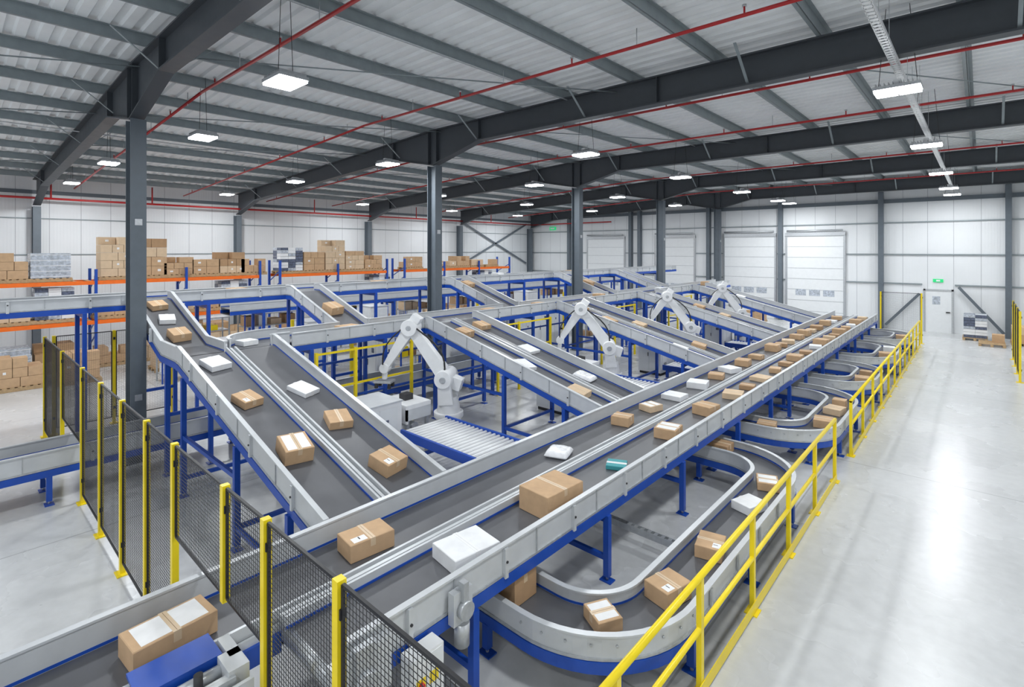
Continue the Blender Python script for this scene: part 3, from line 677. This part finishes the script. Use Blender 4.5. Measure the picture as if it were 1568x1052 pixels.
# ------------------------------------------------------------------ racking
def rack(y0,nb,x0=-23.8,x1=-22.7,h=3.3):
    mb=MB(); bw=2.75
    for i in range(nb+1):
        y=y0+i*bw
        for x in (x0,x1): mb.box(x-0.05,x+0.05,y-0.04,y+0.04,0,h+ (0.35 if i in (0,nb) else 0.15),BLUE)
        z=0.2
        while z<h-0.5:
            mb.beam((x0,y,z),(x1,y,z+0.5),0.03,0.04,BLUE); z+=0.5
    for z in (1.68,3.05):
        for x in (x0,x1): mb.box(x-0.028,x+0.028,y0,y0+nb*bw,z-0.13,z,ORANGE)
        for k in range(int(nb*bw/0.4)): mb.box(x0,x1,y0+0.15+k*0.4,y0+0.25+k*0.4,z-0.02,z,WOOD)
    mb.obj('pallet_rack')
rack(-5.2,2); rack(0.9,3); rack(10.0,2); rack(16.6,3)
def pal_mesh(h,seed,kind='c'):
    r=random.Random(seed); mb=MB()
    for y in (-0.38,0,0.38): mb.box(-0.55,0.55,y-0.05,y+0.05,0,0.1,WOOD)
    for k in range(7): mb.box(-0.55+k*0.165,-0.45+k*0.165,-0.43,0.43,0.1,0.125,WOOD)
    z=0.127
    if kind=='w':
        mb.box(-0.5,0.5,-0.4,0.4,z,h,WRAP)
        for k in range(int(h/0.18)): mb.box(-0.51,0.51,-0.41,0.41,z+0.04+k*0.18,z+0.06+k*0.18,WHITE)
    elif kind=='k':
        while z<h-0.1:
            for i in range(3):
                for j in range(2): mb.box(-0.5+i*0.335,-0.175+i*0.335,-0.4+j*0.4,-0.01+j*0.4,z,z+0.12,r.choice((WRAPD,WRAPD,WRAP,WHITE)))
            z+=0.13
    else:
        lay=r.choice((0.22,0.28,0.34)); m=r.choice((CARD,CARD3,CARD3,CARD))
        while z+lay*0.6<h:
            last = z+2*lay*0.8>h
            nx,ny=r.choice(((3,2),(2,2)))
            if r.random()<0.3: m=r.choice((CARD,CARD3,CARD2,CARD))
            for i in range(nx):
                for j in range(ny):
                    if last and r.random()<0.35: continue
                    dx=1.0/nx; dy=0.82/ny; g=0.007
                    mb.box(-0.5+i*dx+g,-0.5+(i+1)*dx-g,-0.41+j*dy+g,-0.41+(j+1)*dy-g,z,z+lay-0.008,m)
                    if r.random()<0.4: mb.box(-0.5+(i+0.4)*dx,-0.5+(i+0.6)*dx,-0.41+j*dy+g-0.002,-0.41+j*dy+g,z+lay*0.4,z+lay*0.65,LABEL)
                    mb.box(-0.5+(i+1)*dx-g,-0.5+(i+1)*dx-g+0.002,-0.41+(j+0.4)*dy,-0.41+(j+0.6)*dy,z+lay*0.4,z+lay*0.6,LABEL if r.random()<0.35 else TAPE)
            z+=lay
    return mb.mesh('palletized_goods')
PM={('c',h):[pal_mesh(h,s+int(h*10)) for s in range(4)] for h in (0.5,0.8,1.1,1.45)}
PMW=pal_mesh(0.95,1,'w'); PMK=pal_mesh(1.15,1,'k')
def pallet(x,y,z,h=0.8,kind='c',i=0,rz=90):
    me = PMW if kind=='w' else PMK if kind=='k' else PM[('c',h)][i%4]
    place(me,'palletized_boxes',(x,y,z+0.004),(0,0,math.radians(rz)))
top=[(1.45,1.1,'c'),(2.5,0.95,'w'),(4.3,1.45,'c'),(5.3,1.45,'c'),(6.2,0.8,'c'),(7.15,0.8,'c'),(8.1,1.1,'c'),(8.95,0.8,'c'),(10.6,1.15,'k'),(11.65,1.1,'c'),(12.7,1.45,'c'),(13.75,1.1,'c'),(14.8,0.8,'c'),(17.4,0.8,'c'),(19.9,0.5,'c'),(20.95,0.8,'c'),(22.1,0.5,'c'),(23.4,0.5,'c'),(-4.5,1.1,'c'),(-3.3,0.8,'c'),(-1.6,1.1,'c')]
for i,(y,h,k) in enumerate(top): pallet(-23.25,y,3.05,h,k,i)
rr=random.Random(5)
for i,y in enumerate((-4.4,-3.2,-1.6,-0.5,1.5,2.6,4.2,5.2,6.2,7.1,8.2,10.7,11.8,13.3,14.4,15.3,17.4,18.6,20.2,21.3,22.9,24)):
    pallet(-23.25,y,1.68,rr.choice((0.5,0.5,0.8,0.8)),'c' if i%5 else 'k',i)
    pallet(-23.25,y,0.0,rr.choice((0.8,1.1,1.45)),'c' if i%4 else 'w',i+1)
for i,(x,y,h,k) in enumerate(((-21.2,1.6,1.1,'c'),(-20.9,2.9,1.1,'c'),(-20.9,5.4,1.45,'c'),(-20.9,6.7,1.45,'c'),(-20.5,9.4,0.8,'c'),(-20.3,12,1.1,'w'),(-20.3,14.5,0.8,'c'),(-20.3,18,1.1,'c'),(-20.3,22,0.8,'k'),
      (0.35,30.4,0.5,'c'),(-0.2,31.9,0.5,'k'),(-9.5,31.3,0.8,'c'),(-13.5,31,1.1,'c'),(-19,31,0.8,'w'),(1.4,31.5,0.8,'c'))):
    pallet(x,y,0,h,k,i)
for i,y in enumerate((5.5,8.2,10.5,13.0,16.0,19.0,22.0)):
    cabinet(-16.3,y,0.9,0.7,1.5+0.3*(i%3),'control_cabinet')

# ------------------------------------------------------------------ world & camera
w=bpy.data.worlds.new('World'); S.world=w; w.use_nodes=True
w.node_tree.nodes['Background'].inputs[0].default_value=(0.88,0.94,1.0,1); w.node_tree.nodes['Background'].inputs[1].default_value=1.1
cam=bpy.data.cameras.new('Camera'); co=bpy.data.objects.new('Camera',cam); S.collection.objects.link(co)
co.location=(0,0,4.13); co.rotation_euler=(math.pi/2,0,math.atan(718/794))
cam.sensor_width=36; cam.lens=18.23; cam.shift_y=-0.0918; cam.clip_end=200
S.camera=co
S.view_settings.view_transform='Standard'
